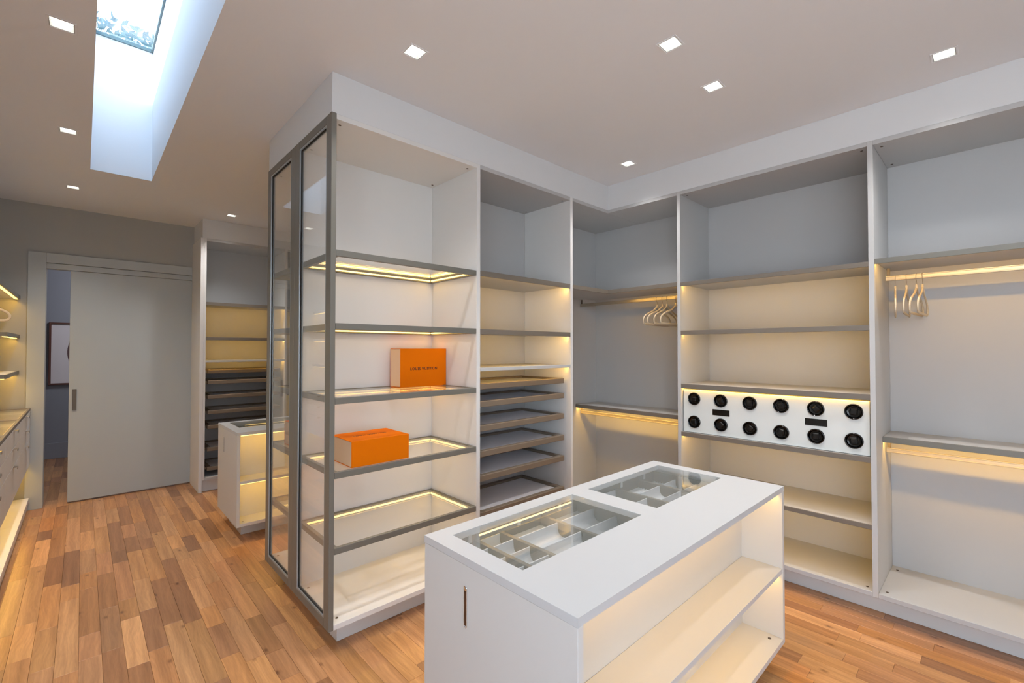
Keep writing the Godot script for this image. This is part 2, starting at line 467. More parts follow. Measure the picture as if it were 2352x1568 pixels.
func hall() -> void:
	org = Vector3.ZERO
	var s := begin(M.hall_wall)
	bx(s, Vector3(-4.8, 0, -6.40), Vector3(-1.4, H, -6.245), 0.0)
	bx(s, Vector3(-4.95, 0, -6.40), Vector3(-4.8, H, -3.88), 0.0)
	bx(s, Vector3(-1.4, 0, -6.40), Vector3(-1.25, H, -3.88), 0.0)
	bx(s, Vector3(-4.95, 0, -3.90), Vector3(-3.98, H, -3.88), 0.0)
	bx(s, Vector3(-4.95, H, -6.40), Vector3(-1.25, H + 0.12, -3.90), 0.0)
	struct("wall_hall", s, "grey hallway wall seen through the gap of the sliding door")
	s = begin(M.hall_wall)
	bx(s, Vector3(-4.8, 0.0005, -6.245), Vector3(-1.4, 0.20, -6.228), 0.002)
	struct("baseboard_hall", s, "tall grey baseboard of the hallway beyond the door")
	var t := thing("framed_picture", "wood framed print of a brushed curve on the hallway wall", "picture", Vector3(-2.92, 0.95, -6.245))
	var x0 := -3.335; var x1 := -2.52; var y0 := 0.945; var y1 := 1.752
	s = begin(M.wood_frame)
	for e in [[x0, x0 + 0.022, y0, y1], [x1 - 0.022, x1, y0, y1], [x0 + 0.022, x1 - 0.022, y0, y0 + 0.022], [x0 + 0.022, x1 - 0.022, y1 - 0.022, y1]]:
		bx(s, Vector3(e[0], e[2], -6.2448), Vector3(e[1], e[3], -6.21), 0.002)
	obj("frame", s, t)
	var p := part(t, "print", "paper", Vector3(x0 + 0.022, y0 + 0.022, -6.2446), Vector3(x1 - 0.022, y1 - 0.022, -6.228), 0.0)
	s = begin(M.brush)
	for arc in [[Vector2(-2.92, 1.37), 0.235, 0.30, 1.9, 4.5, 0.012], [Vector2(-3.02, 1.50), 0.12, 0.06, 2.3, 3.6, 0.007]]:
		var pts := []
		for i in 25:
			var a: float = lerpf(arc[3], arc[4], i / 24.0)
			pts.append(Vector3(arc[0].x + arc[1] * cos(a), arc[0].y + arc[2] * sin(a), -6.2275))
		tube(s, pts, 0.0006, arc[5], Vector3(0, 0, 1), false, 6)
	obj("drawn_line", s, p)
	org = Vector3.ZERO
	var hl := thing("unseen_hall_lamp", "unseen round white ceiling lamp placed to light the hallway past the door", "ceiling lamp", Vector3(-2.0, H, -5.2))  # lamp out of view, placed to light the hallway wall
	s = begin(M.lamp)
	lathe(s, [Vector2(0.0, 2.64), Vector2(0.12, 2.645), Vector2(0.14, 2.67), Vector2(0.14, H - 0.001)], 24, Transform3D(Basis.IDENTITY, Vector3(-2.0, 0, -5.2)))
	obj("diffuser", s, hl)
	var l := OmniLight3D.new(); l.name = "unseen_hall_light"; l.light_color = Color(0.93, 0.95, 1.0); l.light_energy = 0.85; l.light_size = 0.12; l.omni_range = 8.0; l.omni_attenuation = 2.0
	l.shadow_enabled = true; l.position = Vector3(0, -0.22, 0); hl.add_child(l)

func downlight(x: float, z: float, label: String) -> void:
	var t := thing("downlight", label, "downlight", Vector3(x, H, z), "square downlights in the ceiling")
	var s := begin(M.ceiling)
	var a := 0.044; var b := 0.0375
	for e in [[-a, -b, -a, a], [b, a, -a, a], [-b, b, -a, -b], [-b, b, b, a]]:
		bx(s, Vector3(x + e[0], H - 0.0025, z + e[2]), Vector3(x + e[1], H - 0.0001, z + e[3]), 0.0005)
	obj("trim", s, t)
	s = begin(M.lacquer)
	for e in [[-b, -b + 0.003, -b, b], [b - 0.003, b, -b, b], [-b + 0.003, b - 0.003, -b, -b + 0.003], [-b + 0.003, b - 0.003, b - 0.003, b]]:
		bx(s, Vector3(x + e[0], H - 0.001, z + e[2]), Vector3(x + e[1], H + 0.03, z + e[3]), 0.0)
	bx(s, Vector3(x - b + 0.003, H + 0.024, z - b + 0.003), Vector3(x + b - 0.003, H + 0.030, z + b - 0.003), 0.0)
	obj("housing", s, t)
	part(t, "lamp", "lamp", Vector3(x - 0.029, H + 0.014, z - 0.029), Vector3(x + 0.029, H + 0.029, z + 0.029), 0.0)
	var l := SpotLight3D.new(); l.name = "downlight_lamp"; l.light_color = SPOTC; l.light_energy = SPOT_E; l.light_size = 0.025
	l.spot_range = 9.0; l.spot_attenuation = 2.0; l.spot_angle = 58.0; l.spot_angle_attenuation = 1.0; l.shadow_enabled = true
	l.transform = Transform3D(Basis.looking_at(Vector3.DOWN, Vector3(0, 0, -1)), Vector3(0, 0.008, 0))
	t.add_child(l)

# ---------------------------------------------------------------- floor
func floor_planks() -> void:
	org = Vector3.ZERO
	var s := begin(M.dark)
	bx(s, Vector3(-4.95, -0.12, -6.40), Vector3(0.66, -0.013, 4.35), 0.0)
	var base := struct("floor", s, "glossy strip wood floor in mixed honey and brown tones")
	var rng := RandomNumberGenerator.new(); rng.seed = 4242
	var tones := [Color(0.81, 0.589, 0.381), Color(0.84, 0.620, 0.412), Color(0.78, 0.554, 0.367), Color(0.87, 0.655, 0.455), Color(0.74, 0.524, 0.355), Color(0.80, 0.576, 0.402), Color(0.83, 0.594, 0.377), Color(0.79, 0.581, 0.412), Color(0.68, 0.485, 0.342), Color(0.85, 0.637, 0.451)]
	var all := []
	var inv := cam.transform.affine_inverse()
	var fl := 1047.94
	var w := 0.0785
	var col := 0
	var x := -3.80
	while x < 0.13:
		var z := -3.735 - rng.randf() * 0.3
		var zend := 4.2
		if x < -2.9: z = -6.24
		elif x > -2.1: z = -3.735
		while z < zend:
			var ln := rng.randf_range(0.22, 0.62)
			if rng.randf() < 0.25: ln += 0.25
			var z2 := minf(z + ln, zend)
			var tone: Color = tones[rng.randi() % tones.size()]
			var v := rng.randf_range(0.92, 1.08)
			var e := {"x": x, "z": z, "z2": z2, "c": Color(tone.r * v, tone.g * v, tone.b * v), "t": rng.randi() % 2, "u": Vector2(rng.randf(), rng.randf()), "y": -rng.randf() * 0.0004, "a": 0.0}
			# how large it shows in the picture
			for q in 5:
				var p := Vector3(x + w / 2, 0, lerpf(z, z2, 0.1 + 0.2 * q))
				if hidden(p): continue
				var c := inv * p
				if c.z > -0.3: continue
				var px := 1176.0 + fl * c.x / -c.z; var py := 784.0 - fl * c.y / -c.z
				if px < -20 or px > 2372 or py > 1600: continue
				e.a += (z2 - z) / 5 / (c.z * c.z * absf(c.z))
			all.append(e)
			z = z2
		x += w; col += 1
	all.sort_custom(func(p, q): return p.a > q.a)
	var rest := [begin(M.wood0), begin(M.wood1)]
	for k in all.size():
		var e: Dictionary = all[k]
		var single: bool = k < 300 and e.a > 0.0
		var st: SurfaceTool = begin(M["wood%d" % e.t]) if single else rest[e.t]
		st.set_color(s2l(e.c))
		var u0: float = -(e.z) / 1.2 + e.u.x * 0.2
		var v0: float = -(e.x) / 0.32 + e.u.y * 0.74
		uvs = Vector3(u0, v0, 1)
		bx(st, Vector3(e.x + 0.0003, -0.012, e.z + 0.0003), Vector3(e.x + w - 0.0003, e.y, e.z2 - 0.0003), 0.0007)
		uvs = Vector3.ZERO
		if single: obj("plank", st, base)
	for k in 2:
		var o := obj("plank_field", rest[k], base); o.set_meta("kind", "stuff")

func hidden(p: Vector3) -> bool:
	for q in [[-2.15, -0.8, 0.85, 1.42], [-2.15, 0.5, -0.95, -0.04], [-2.15, -0.8, -2.26, -1.72], [-2.17, 0.5, -3.8, -3.28], [-3.9, -3.38, -3.72, 1.0], [0.04, 0.6, -4.0, 4.0], [-3.08, -2.17, -6.4, -3.75], [-2.0, 0.2, -3.6, -0.9], [-1.3, 0.1, -0.2, 1.2]]:
		if p.x > q[0] and p.x < q[1] and p.z > q[2] and p.z < q[3]: return true
	return p.z < -3.75 and (p.x > -2.9 or p.x < -3.35)

# ---------------------------------------------------------------- shelves
# board that faces +z, with a deep front rail and a strip of light tucked up behind it
func shelf_z(par: Node3D, x0: float, x1: float, zb: float, zf: float, y: float, th: float, rail := "taupe", lit := 1.0, board := "inner") -> void:
	var bt := maxf(th - 0.013, 0.010)
	var b := part(par, "shelf", board, Vector3(x0, y - bt, zb), Vector3(x1, y - 0.0015, zf - 0.009), 0.001)
	part(b, "front_rail", rail, Vector3(x0, y - th - 0.001, zf - 0.009), Vector3(x1, y, zf), 0.001)
	if lit > 0.0: led(b, Vector3(x0 + 0.002, y - bt - 0.006, zf - 0.018), Vector3(x1 - 0.002, y - bt, zf - 0.009), Vector3(0, -0.7, -1), lit)

# the same facing -x
func shelf_x(par: Node3D, z0: float, z1: float, xf: float, xb: float, y: float, th: float, rail := "taupe", lit := 1.0, board := "inner") -> void:
	var bt := maxf(th - 0.013, 0.010)
	var b := part(par, "shelf", board, Vector3(xf + 0.009, y - bt, z0), Vector3(xb, y - 0.0015, z1), 0.001)
	part(b, "front_rail", rail, Vector3(xf, y - th - 0.001, z0), Vector3(xf + 0.009, y, z1), 0.001)
	if lit > 0.0: led(b, Vector3(xf + 0.009, y - bt - 0.006, z0 + 0.002), Vector3(xf + 0.018, y - bt, z1 - 0.002), Vector3(1, -0.7, 0), lit)

func carcass_z(par: Node3D, x0: float, x1: float, zb: float, zf: float) -> void:
	part(par, "top_board", "inner", Vector3(x0, 2.483, zb), Vector3(x1, YT, zf), 0.001)
	part(par, "bottom_board", "inner", Vector3(x0, YB, zb), Vector3(x1, YB + TH, zf), 0.001)
	part(par, "back_panel", "inner", Vector3(x0, YB, zb - 0.018), Vector3(x1, YT, zb), 0.0)

func carcass_x(par: Node3D, z0: float, z1: float, xf: float, xb: float) -> void:
	part(par, "top_board", "inner", Vector3(xf, 2.483, z0), Vector3(xb, YT, z1), 0.001)
	part(par, "bottom_board", "inner", Vector3(xf, YB, z0), Vector3(xb, YB + TH, z1), 0.001)
	part(par, "back_panel", "inner", Vector3(xb, YB, z0), Vector3(xb + 0.018, YT, z1), 0.0)

func pull_tray(par: Node3D, x0: float, x1: float, zb: float, zf: float, y: float) -> void:
	var h := 0.036; var w := 0.036
	var s := begin(M.tray_frame)
	for e in [[x0, x1, zf - w, zf], [x0, x1, zb, zb + w], [x0, x0 + w, zb + w, zf - w], [x1 - w, x1, zb + w, zf - w]]:
		bx(s, Vector3(e[0], y - h, e[2]), Vector3(e[1], y, e[3]), 0.0025)
	var t := obj("pull_out_tray", s, par)
	part(t, "tray_base", "linen", Vector3(x0 + w, y - 0.026, zb + w), Vector3(x1 - w, y - 0.014, zf - w), 0.0)
	s = begin(M.steel)
	for x in [x0, x1]:
		var d := -1.0 if x == x0 else 1.0
		bx(s, Vector3(x, y - h + 0.004, zb + 0.02), Vector3(x + d * 0.013, y - 0.008, zf - 0.06), 0.001)
	obj("runner", s, t)

func tray_unit(called: String, label: String, x0: float, x1: float, zf: float, dark_edge: bool) -> Node3D:
	var zb := zf - 0.470
	var t := thing(called, label, "tray cabinet", Vector3((x0 + x1) / 2, YB, zf))
	carcass_z(t, x0, x1, zb, zf)
	shelf_z(t, x0, x1, zb, zf, 1.877, 0.032, "taupe", 1.0)
	shelf_z(t, x0, x1, zb, zf, 1.528, 0.030, "taupe", 1.0)
	shelf_z(t, x0, x1, zb, zf, 1.298, 0.020, "edge", 0.8)
	for y in [1.201, 1.094, 0.948, 0.795, 0.649, 0.428, 0.235]:
		pull_tray(t, x0 + 0.026, x1 - 0.033, zb + 0.004, zf - 0.030, y)
	caps(t, [Vector3(x0 + 0.03, 2.483, zf - 0.05), Vector3(x1 - 0.03, 2.483, zf - 0.05), Vector3(x1 - 0.03, 2.483, zb + 0.05)], Vector3.DOWN)
	return t

# ---------------------------------------------------------------- partition with glass end
func partition() -> void:
	var xl := -2.189; var xr := -2.165
	for side in 2:
		var front := side == 0
		var t := thing("glass_display_cabinet",
			"tall glass ended display cabinet holding the two orange boxes on lit glass shelves" if front else "second glass ended display cabinet, backing onto the one with the orange boxes",
			"display cabinet", Vector3(-1.75, YB, -0.24 if front else -0.75))
		var zf := 0.0 if front else -0.9897
		var zb := -0.473 if front else -0.517
		var sg := 1.0 if front else -1.0
		part(t, "top_board", "white", Vector3(xr, 2.483, zb), Vector3(-1.328, YT, zf), 0.001)
		part(t, "bottom_board", "white", Vector3(xr, YB, zb), Vector3(-1.328, YB + TH, zf), 0.001)
		part(t, "back_panel", "white", Vector3(xr, YB, zb), Vector3(-1.328, YT, zb - sg * 0.021), 0.0)
		part(t, "side_panel", "white", Vector3(-1.328, YB, zb), Vector3(-1.3005, YT, zf), 0.001)
		# end frame with its pane
		var s := begin(M.bronze)
		var post := [[-0.058, 0.0], [-0.498, -0.431]] if front else [[-0.9897, -0.937], [-0.561, -0.498]]
		for e in post: bx(s, Vector3(xl, YB, e[0]), Vector3(xr, 2.511, e[1]), 0.0015)
		var za: float = -0.431 if front else -0.937
		var zc: float = -0.058 if front else -0.561
		bx(s, Vector3(xl, YB, za), Vector3(xr, 0.158, zc), 0.0015)
		bx(s, Vector3(xl, 2.470, za), Vector3(xr, 2.511, zc), 0.0015)
		var fr := obj("end_frame", s, t)
		for kk in 2:
			s = begin(M.bead if kk == 0 else M.dark)
			var b0 := 0.0 if kk == 0 else 0.009; var b := 0.009 if kk == 0 else 0.0125
			var dx := 0.0015 if kk == 0 else 0.006
			for e in [[za + b0, za + b, 0.158 + b0, 2.470 - b0], [zc - b, zc - b0, 0.158 + b0, 2.470 - b0]]: bx(s, Vector3(xl + dx, e[2], e[0]), Vector3(xr - dx, e[3], e[1]), 0.0008)
			for e in [[0.158 + b0, 0.158 + b], [2.470 - b, 2.470 - b0]]: bx(s, Vector3(xl + dx, e[0], za + b), Vector3(xr - dx, e[1], zc - b), 0.0008)
			obj("glazing_bead" if kk == 0 else "gasket", s, fr)
		part(fr, "pane", "glass", Vector3(-2.179, 0.160, za + 0.001), Vector3(-2.174, 2.468, zc - 0.001), 0.0)
		# glass shelves in metal frames with light on the back and far side
		for y in [1.873, 1.530, 1.182, 0.838, 0.490]:
			s = begin(M.bronze)
			var x0 := xr + 0.001; var x1 := -1.3285; var w := 0.020
			var z0: float = minf(zb + sg * 0.001, zf - sg * 0.001); var z1: float = maxf(zb + sg * 0.001, zf - sg * 0.001)
			for e in [[x0, x1, z0, z0 + w], [x0, x1, z1 - w, z1], [x0, x0 + w, z0 + w, z1 - w], [x1 - w, x1, z0 + w, z1 - w]]:
				bx(s, Vector3(e[0], y - 0.030, e[2]), Vector3(e[1], y, e[3]), 0.0012)
			var fs := obj("shelf_frame", s, t)
			part(fs, "glass_shelf", "glass", Vector3(x0 + w, y - 0.006, z0 + w), Vector3(x1 - w, y - 0.002, z1 - w), 0.0)
			var zi: float = (z0 + w) if front else (z1 - w)
			led(fs, Vector3(x0 + w + 0.004, y - 0.022, zi), Vector3(x1 - w - 0.012, y - 0.015, zi + sg * 0.009), Vector3(0, -0.75, sg), 0.33)
			led(fs, Vector3(x1 - w - 0.009, y - 0.022, z0 + w + 0.012), Vector3(x1 - w, y - 0.015, z1 - w - 0.012), Vector3(-1, -0.75, 0), 0.33)
		var q: Array = []
		for e in [[-2.13, 2.483], [-1.36, 2.483]]: q.append_array([Vector3(e[0], e[1], zf - sg * 0.05), Vector3(e[0], e[1], zb + sg * 0.05)])
		caps(t, q, Vector3.DOWN)
		q = []
		for e in [-2.13, -1.36]: q.append_array([Vector3(e, YB + TH, zf - sg * 0.05), Vector3(e, YB + TH, zb + sg * 0.05)])
		caps(t, q, Vector3.UP)
	# plinth under the whole run
	org = Vector3.ZERO
	var s2 := begin(M.white)
	bx(s2, Vector3(-2.110, 0.0005, -0.900), Vector3(0.115, YB - 0.0005, -0.0965), 0.001)
	bx(s2, Vector3(0.1155, 0.0005, -0.900), Vector3(0.489, YB - 0.0005, 2.78), 0.001)
	tag(obj("plinth", s2), "recessed white plinth under the partition cabinets and the wall of bays", "plinth")
	# tray cabinet beside it
	var tc := tray_unit("tray_cabinet", "cabinet of pull-out trays next to the display cabinet with orange boxes", -1.2995, -0.4645, 0.0, true)
	part(tc, "side_panel", "white", Vector3(-0.464, YB, -0.47), Vector3(-0.436, YT, 0.0), 0.001)
	# blank back of the run
	org = Vector3.ZERO
	var s3 := begin(M.white)
	bx(s3, Vector3(-1.299, YB + 0.0005, -0.985), Vector3(0.485, YT, -0.500), 0.001)
	tag(obj("backing_cabinet", s3), "plain closed cabinet backing onto the tray cabinet", "cabinet")

# ---------------------------------------------------------------- corner and the wall of bays
func rod(par: Node3D, x: float, y: float, z0: float, z1: float, ytop: float) -> void:
	var s := begin(M.champagne)
	bx(s, Vector3(x - 0.007, y + 0.007, z0), Vector3(x + 0.007, y + 0.013, z1), 0.0015)
	bx(s, Vector3(x - 0.007, y - 0.013, z0), Vector3(x + 0.007, y - 0.007, z1), 0.0015)
	bx(s, Vector3(x - 0.004, y - 0.007, z0), Vector3(x + 0.004, y + 0.007, z1), 0.0)
	var o := obj("hanging_rod", s, par)
	s = begin(M.door_pull)
	for z in [z0 + 0.012, z1 - 0.012]:
		bx(s, Vector3(x - 0.003, y + 0.012, z - 0.007), Vector3(x + 0.003, ytop, z + 0.007), 0.001)
	obj("bracket", s, o)

func corner_and_bays() -> void:
	var xb := 0.460; var p1 := 0.574; var p2 := 1.639
	# corner bay
	var t := thing("corner_wardrobe", "open corner hanging bay with an L-shaped shelf and two rails", "wardrobe", Vector3(0.2, YB, 0.1))
	var s := begin(M.inner)
	bx(s, Vector3(-0.4355, 2.483, -0.460), Vector3(xb, YT, -0.0005), 0.001)
	bx(s, Vector3(0.0, 2.483, -0.0005), Vector3(xb, YT, p1 - 0.0005), 0.001)
	obj("top_board", s, t)
	s = begin(M.white)
	bx(s, Vector3(-0.4355, YB + 0.0005, -0.460), Vector3(xb, YB + TH, -0.0005), 0.001)
	bx(s, Vector3(0.0, YB + 0.0005, -0.0005), Vector3(xb, YB + TH, p1 - 0.0005), 0.001)
	obj("bottom_board", s, t)
	part(t, "back_panel", "inner", Vector3(-0.4355, YB + 0.001, -0.478), Vector3(xb, YT, -0.460), 0.0)
	part(t, "back_panel", "inner", Vector3(xb, YB + 0.001, -0.478), Vector3(xb + 0.018, YT, p1 - 0.0005), 0.0)
	s = begin(M.inner)
	bx(s, Vector3(-0.4355, 1.859, -0.460), Vector3(xb, 1.8745, -0.009), 0.0)
	bx(s, Vector3(0.009, 1.859, -0.009), Vector3(xb, 1.8745, p1 - 0.0005), 0.0)
	var ls := obj("shelf", s, t)
	s = begin(M.taupe)
	bx(s, Vector3(-0.4355, 1.846, -0.009), Vector3(0.009, 1.876, 0.0), 0.001)
	bx(s, Vector3(0.0, 1.846, 0.0), Vector3(0.009, 1.876, p1 - 0.0005), 0.001)
	obj("front_rail", s, ls)
	led(ls, Vector3(0.009, 1.852, 0.0), Vector3(0.018, 1.859, p1 - 0.005), Vector3(1, -0.7, 0), 0.9)
	shelf_x(t, -0.4595, p1 - 0.0005, 0.160, xb, 0.924, 0.029, "taupe", 1.6)
	rod(t, 0.22, 1.797, -0.446, p1 - 0.002, 1.846)
	rod(t, 0.22, 0.852, -0.446, p1 - 0.002, 0.894)
	# shelving bay with the watch winder
	t = thing("shelving_unit", "open shelving bay that holds the white watch winder", "shelving", Vector3(0.23, YB, 1.1))
	part(t, "side_panel", "edge", Vector3(0.0, YB + 0.0005, p1), Vector3(xb, YT, p1 + TH), 0.001)
	part(t, "side_panel", "edge", Vector3(0.0, YB + 0.0005, p2), Vector3(xb, YT, p2 + TH), 0.001)
	carcass_x(t, p1 + TH, p2, 0.0, xb)
	var a := p1 + TH; var b := p2
	shelf_x(t, a, b, 0.0, xb, 1.871, 0.026, "taupe", 1.0)
	shelf_x(t, a, b, 0.0, xb, 1.536, 0.028, "taupe", 1.0)
	shelf_x(t, a, b, 0.0, xb, 1.170, 0.030, "taupe", 1.3)
	shelf_x(t, a, b, 0.0, xb, 0.840, 0.028, "taupe", 1.0)
	shelf_x(t, a, b, 0.0, xb, 0.488, 0.024, "taupe", 1.0)
	caps(t, [Vector3(0.05, YB + TH, b - 0.03), Vector3(0.05, YB + TH, a + 0.03)], Vector3.UP)
	caps(t, [Vector3(0.05, 2.483, b - 0.03), Vector3(0.05, 2.483, a + 0.03)], Vector3.DOWN)
	# watch winder
	t = thing("watch_winder", "white glossy watch winder with twelve round black rotors and two displays", "watch winder", Vector3(0.2, 0.841, 1.12))
	part(t, "body", "winder_white", Vector3(0.024, 0.8412, a + 0.006), Vector3(0.40, 1.130, b - 0.006), 0.002)
	var turn := [0.05, -0.35, 0.05, -0.30, -0.75, 0.10, -0.12, 0.75, 0.72, 0.25, 0.02, -0.10]
	var k := 0
	for y in [1.0705, 0.914]:
		for z in [0.681, 0.858, 1.036, 1.2115, 1.389, 1.5645]:
			var at := Transform3D(Basis(Vector3(0, 0, 1), Vector3(-1, 0, 0), Vector3(0, -1, 0)), Vector3(0.0238, y, z))
			s = begin(M.black)
			lathe(s, [Vector2(0.0425, 0.0), Vector2(0.0425, 0.006), Vector2(0.041, 0.0095), Vector2(0.0385, 0.011), Vector2(0.036, 0.0095), Vector2(0.034, 0.006), Vector2(0.031, 0.002), Vector2(0.024, 0.0008), Vector2(0.0, 0.0006)], 36, at)
			var o := obj("rotor", s, t)
			s = begin(M.cushion)
			var keep := org; org = Vector3.ZERO
			bx(s, Vector3(-0.012, -0.019, -0.017), Vector3(0.0, 0.019, 0.017), 0.0055)
			bx(s, Vector3(-0.0135, -0.010, -0.010), Vector3(-0.0115, 0.010, 0.010), 0.0008)
			org = keep
			var c := obj("cushion", s, o)
			c.transform = Transform3D(Basis(Vector3(1, 0, 0), turn[k]), Vector3(0.0232, y, z) - org)
			k += 1
	for e in [[0.804, 0.913], [1.334, 1.443]]:
		part(t, "display", "screen", Vector3(0.0215, 0.973, e[0]), Vector3(0.026, 1.012, e[1]), 0.001)
	# hanging bay
	t = thing("hanging_bay", "wide open hanging bay with a high rail and a low half-depth shelf", "wardrobe", Vector3(0.23, YB, 2.2))
	var z0 := p2 + TH; var z1 := 2.760
	carcass_x(t, z0 + 0.0005, z1, 0.0, xb)
	part(t, "side_panel", "edge", Vector3(0.0, YB + 0.0005, z1), Vector3(xb, YT, z1 + TH), 0.001)
	shelf_x(t, z0 + 0.0005, z1, 0.0, xb, 1.881, 0.026, "bronze", 1.2)
	shelf_x(t, z0 + 0.0005, z1, 0.180, xb, 0.930, 0.030, "bronze", 1.6)
	rod(t, 0.22, 1.797, z0 + 0.018, z1 - 0.002, 1.854)
	rod(t, 0.26, 0.848, z0 + 0.006, z1 - 0.002, 0.900)
	caps(t, [Vector3(0.05, YB + TH, z0 + 0.03), Vector3(0.40, YB + TH, z0 + 0.03)], Vector3.UP)
	caps(t, [Vector3(0.06, 2.483, z0 + 0.03), Vector3(0.40, 2.483, z0 + 0.03)], Vector3.DOWN)

# ---------------------------------------------------------------- wardrobe next to the door
func far_wardrobe() -> void:
	var zf := -3.258
	var t := tray_unit("tray_cabinet", "cabinet of pull-out trays beside the sliding door, past the smaller island", -2.1315, -1.4035, zf, true)
	part(t, "side_panel", "white", Vector3(-2.152, YB, zf - 0.47), Vector3(-2.132, YT, zf), 0.001)
	part(t, "end_panel", "white", Vector3(-2.182, 0.0005, -3.7305), Vector3(-2.1525, YT, zf + 0.004), 0.0015)
	part(t, "side_panel", "white", Vector3(-1.403, YB, zf - 0.47), Vector3(-1.379, YT, zf), 0.001)
	part(t, "plinth", "white", Vector3(-2.152, 0.0005, zf - 0.46), Vector3(-1.379, YB - 0.0005, zf - 0.045), 0.001)
	t = thing("shelving_unit", "open shelving bay past the tray cabinet by the sliding door", "shelving", Vector3(-0.9, YB, zf))
	var x0 := -1.3785; var x1 := -0.45
	carcass_z(t, x0, x1, zf - 0.47, zf)
	part(t, "side_panel", "white", Vector3(x1, YB, zf - 0.47), Vector3(x1 + TH, YT, zf), 0.001)
	shelf_z(t, x0, x1, zf - 0.47, zf, 1.877, 0.032, "taupe", 1.0)
	shelf_z(t, x0, x1, zf - 0.47, zf, 0.93, 0.030, "taupe", 1.0)
	part(t, "plinth", "white", Vector3(x0, 0.0005, zf - 0.46), Vector3(x1 + TH, YB - 0.0005, zf - 0.045), 0.001)

# ---------------------------------------------------------------- drawer counter on the other wall
func wall_drawers() -> void:
	var xf := -3.345; var xb := -3.799
	var zs := [-3.7085, -2.838, -1.962, -1.086]
	var lab := ["drawer counter against the sliding door wall, with a glass lid", "drawer counter with a glass lid, second from the sliding door", "drawer counter with a glass lid, third from the sliding door"]
	for k in 3:
		var z0: float = zs[k] + 0.0005; var z1: float = zs[k + 1] - 0.0005
		var t := thing("drawer_counter", lab[k], "drawer cabinet", Vector3((xf + xb) / 2, 0, (z0 + z1) / 2), "drawer counters with glass lids")
		var s := begin(M.taupe)
		var w := 0.030
		for e in [[xb, xf, z0, z0 + w], [xb, xf, z1 - w, z1], [xb, xb + w, z0 + w, z1 - w], [xf - 0.016, xf, z0 + w, z1 - w]]:
			bx(s, Vector3(e[0], 0.870, e[2]), Vector3(e[1], 0.892, e[3]), 0.0012)
		var top := obj("lid_frame", s, t)
		part(top, "glass_lid", "glass", Vector3(xb + w, 0.884, z0 + w), Vector3(xf - 0.016, 0.890, z1 - w), 0.0)
		led(top, Vector3(xf - 0.026, 0.872, z0 + w + 0.01), Vector3(xf - 0.018, 0.878, z1 - w - 0.01), Vector3(-0.8, -1, 0), 1.0)
		s = begin(M.white)
		bx(s, Vector3(xb, 0.394, z0), Vector3(xf - 0.022, 0.412, z1), 0.0)
		bx(s, Vector3(xb, 0.412, z0), Vector3(xf - 0.022, 0.870, z0 + 0.018), 0.0)
		bx(s, Vector3(xb, 0.412, z1 - 0.018), Vector3(xf - 0.022, 0.870, z1), 0.0)
		bx(s, Vector3(xb, 0.412, z0 + 0.018), Vector3(xb + 0.016, 0.870, z1 - 0.018), 0.0)
		bx(s, Vector3(xb + 0.016, 0.800, z0 + 0.018), Vector3(xf - 0.023, 0.812, z1 - 0.018), 0.0)
		obj("body", s, t)
		part(t, "divider", "taupe", Vector3(xb + 0.016, 0.812, z0 + 0.22), Vector3(xf - 0.026, 0.866, z0 + 0.236), 0.001)
		part(t, "divider", "taupe", Vector3(xb + 0.016, 0.812, z0 + 0.56), Vector3(xf - 0.026, 0.866, z0 + 0.576), 0.001)
		for e in [[0.750, 0.868], [0.628, 0.747], [0.396, 0.625]]:
			var d := part(t, "drawer_front", "white", Vector3(xf - 0.020, e[0], z0 + 0.0015), Vector3(xf, e[1], z1 - 0.0015), 0.001)
			s = begin(M.steel)
			var zc := (z0 + z1) / 2
			bx(s, Vector3(xf, e[1] - 0.004, zc - 0.022), Vector3(xf + 0.022, e[1] - 0.001, zc + 0.022), 0.0008)
			bx(s, Vector3(xf + 0.018, e[1] - 0.016, zc - 0.022), Vector3(xf + 0.022, e[1] - 0.004, zc + 0.022), 0.0008)
			obj("pull", s, d)
		var bs := part(t, "base_board", "white", Vector3(xb, 0.070, z0), Vector3(xf, 0.109, z1), 0.001)
		part(bs, "foot", "white", Vector3(xb + 0.02, 0.0005, z0), Vector3(xf - 0.012, 0.070, z1), 0.001)
		part(t, "back_panel", "inner", Vector3(xb, 0.109, z0), Vector3(xb + 0.016, 0.394, z1), 0.0)
		led(t, Vector3(xf - 0.034, 0.388, z0 + 0.02), Vector3(xf - 0.026, 0.394, z1 - 0.02), Vector3(-0.7, -1, 0), 1.0)
	# shelves above: a short stack, then one long shelf over a rail
	var xs := -3.4185
	var sd := [[1.8735, -3.7305, -1.086, "long lit wall shelf highest above the drawer counters, with a rail under it"], [1.533, -3.7305, -2.848, "short lit wall shelf, middle of the stack beside the sliding door"], [1.224, -3.7305, -2.80, "short lit wall shelf, lowest of the stack beside the sliding door"]]
	for e in sd:
		var t := thing("wall_shelf", e[3], "shelf", Vector3(-3.6, e[0], (e[1] + e[2]) / 2), "lit shelves above the drawer counters")
		shelf_x2(t, e[1], e[2], xs, xb, e[0], 0.030)
		if e[0] > 1.8: rod(t, -3.62, 1.797, -2.80, -1.10, 1.8435)

# a board that faces +x
func shelf_x2(par: Node3D, z0: float, z1: float, xf: float, xb: float, y: float, th: float) -> void:
	part(par, "board", "inner", Vector3(xb, y - th, z0), Vector3(xf - 0.009, y - 0.0015, z1 - 0.009), 0.001)
	var s := begin(M.bronze)
	bx(s, Vector3(xf - 0.009, y - th - 0.001, z0), Vector3(xf, y, z1), 0.001)
	bx(s, Vector3(xb, y - th - 0.001, z1 - 0.009), Vector3(xf - 0.009, y, z1), 0.001)
	obj("front_rail", s, par)
	led(par, Vector3(xf - 0.030, y - th - 0.005, z0 + 0.02), Vector3(xf - 0.014, y - th, z1 - 0.03), Vector3(-0.6, -1, 0), 1.0)

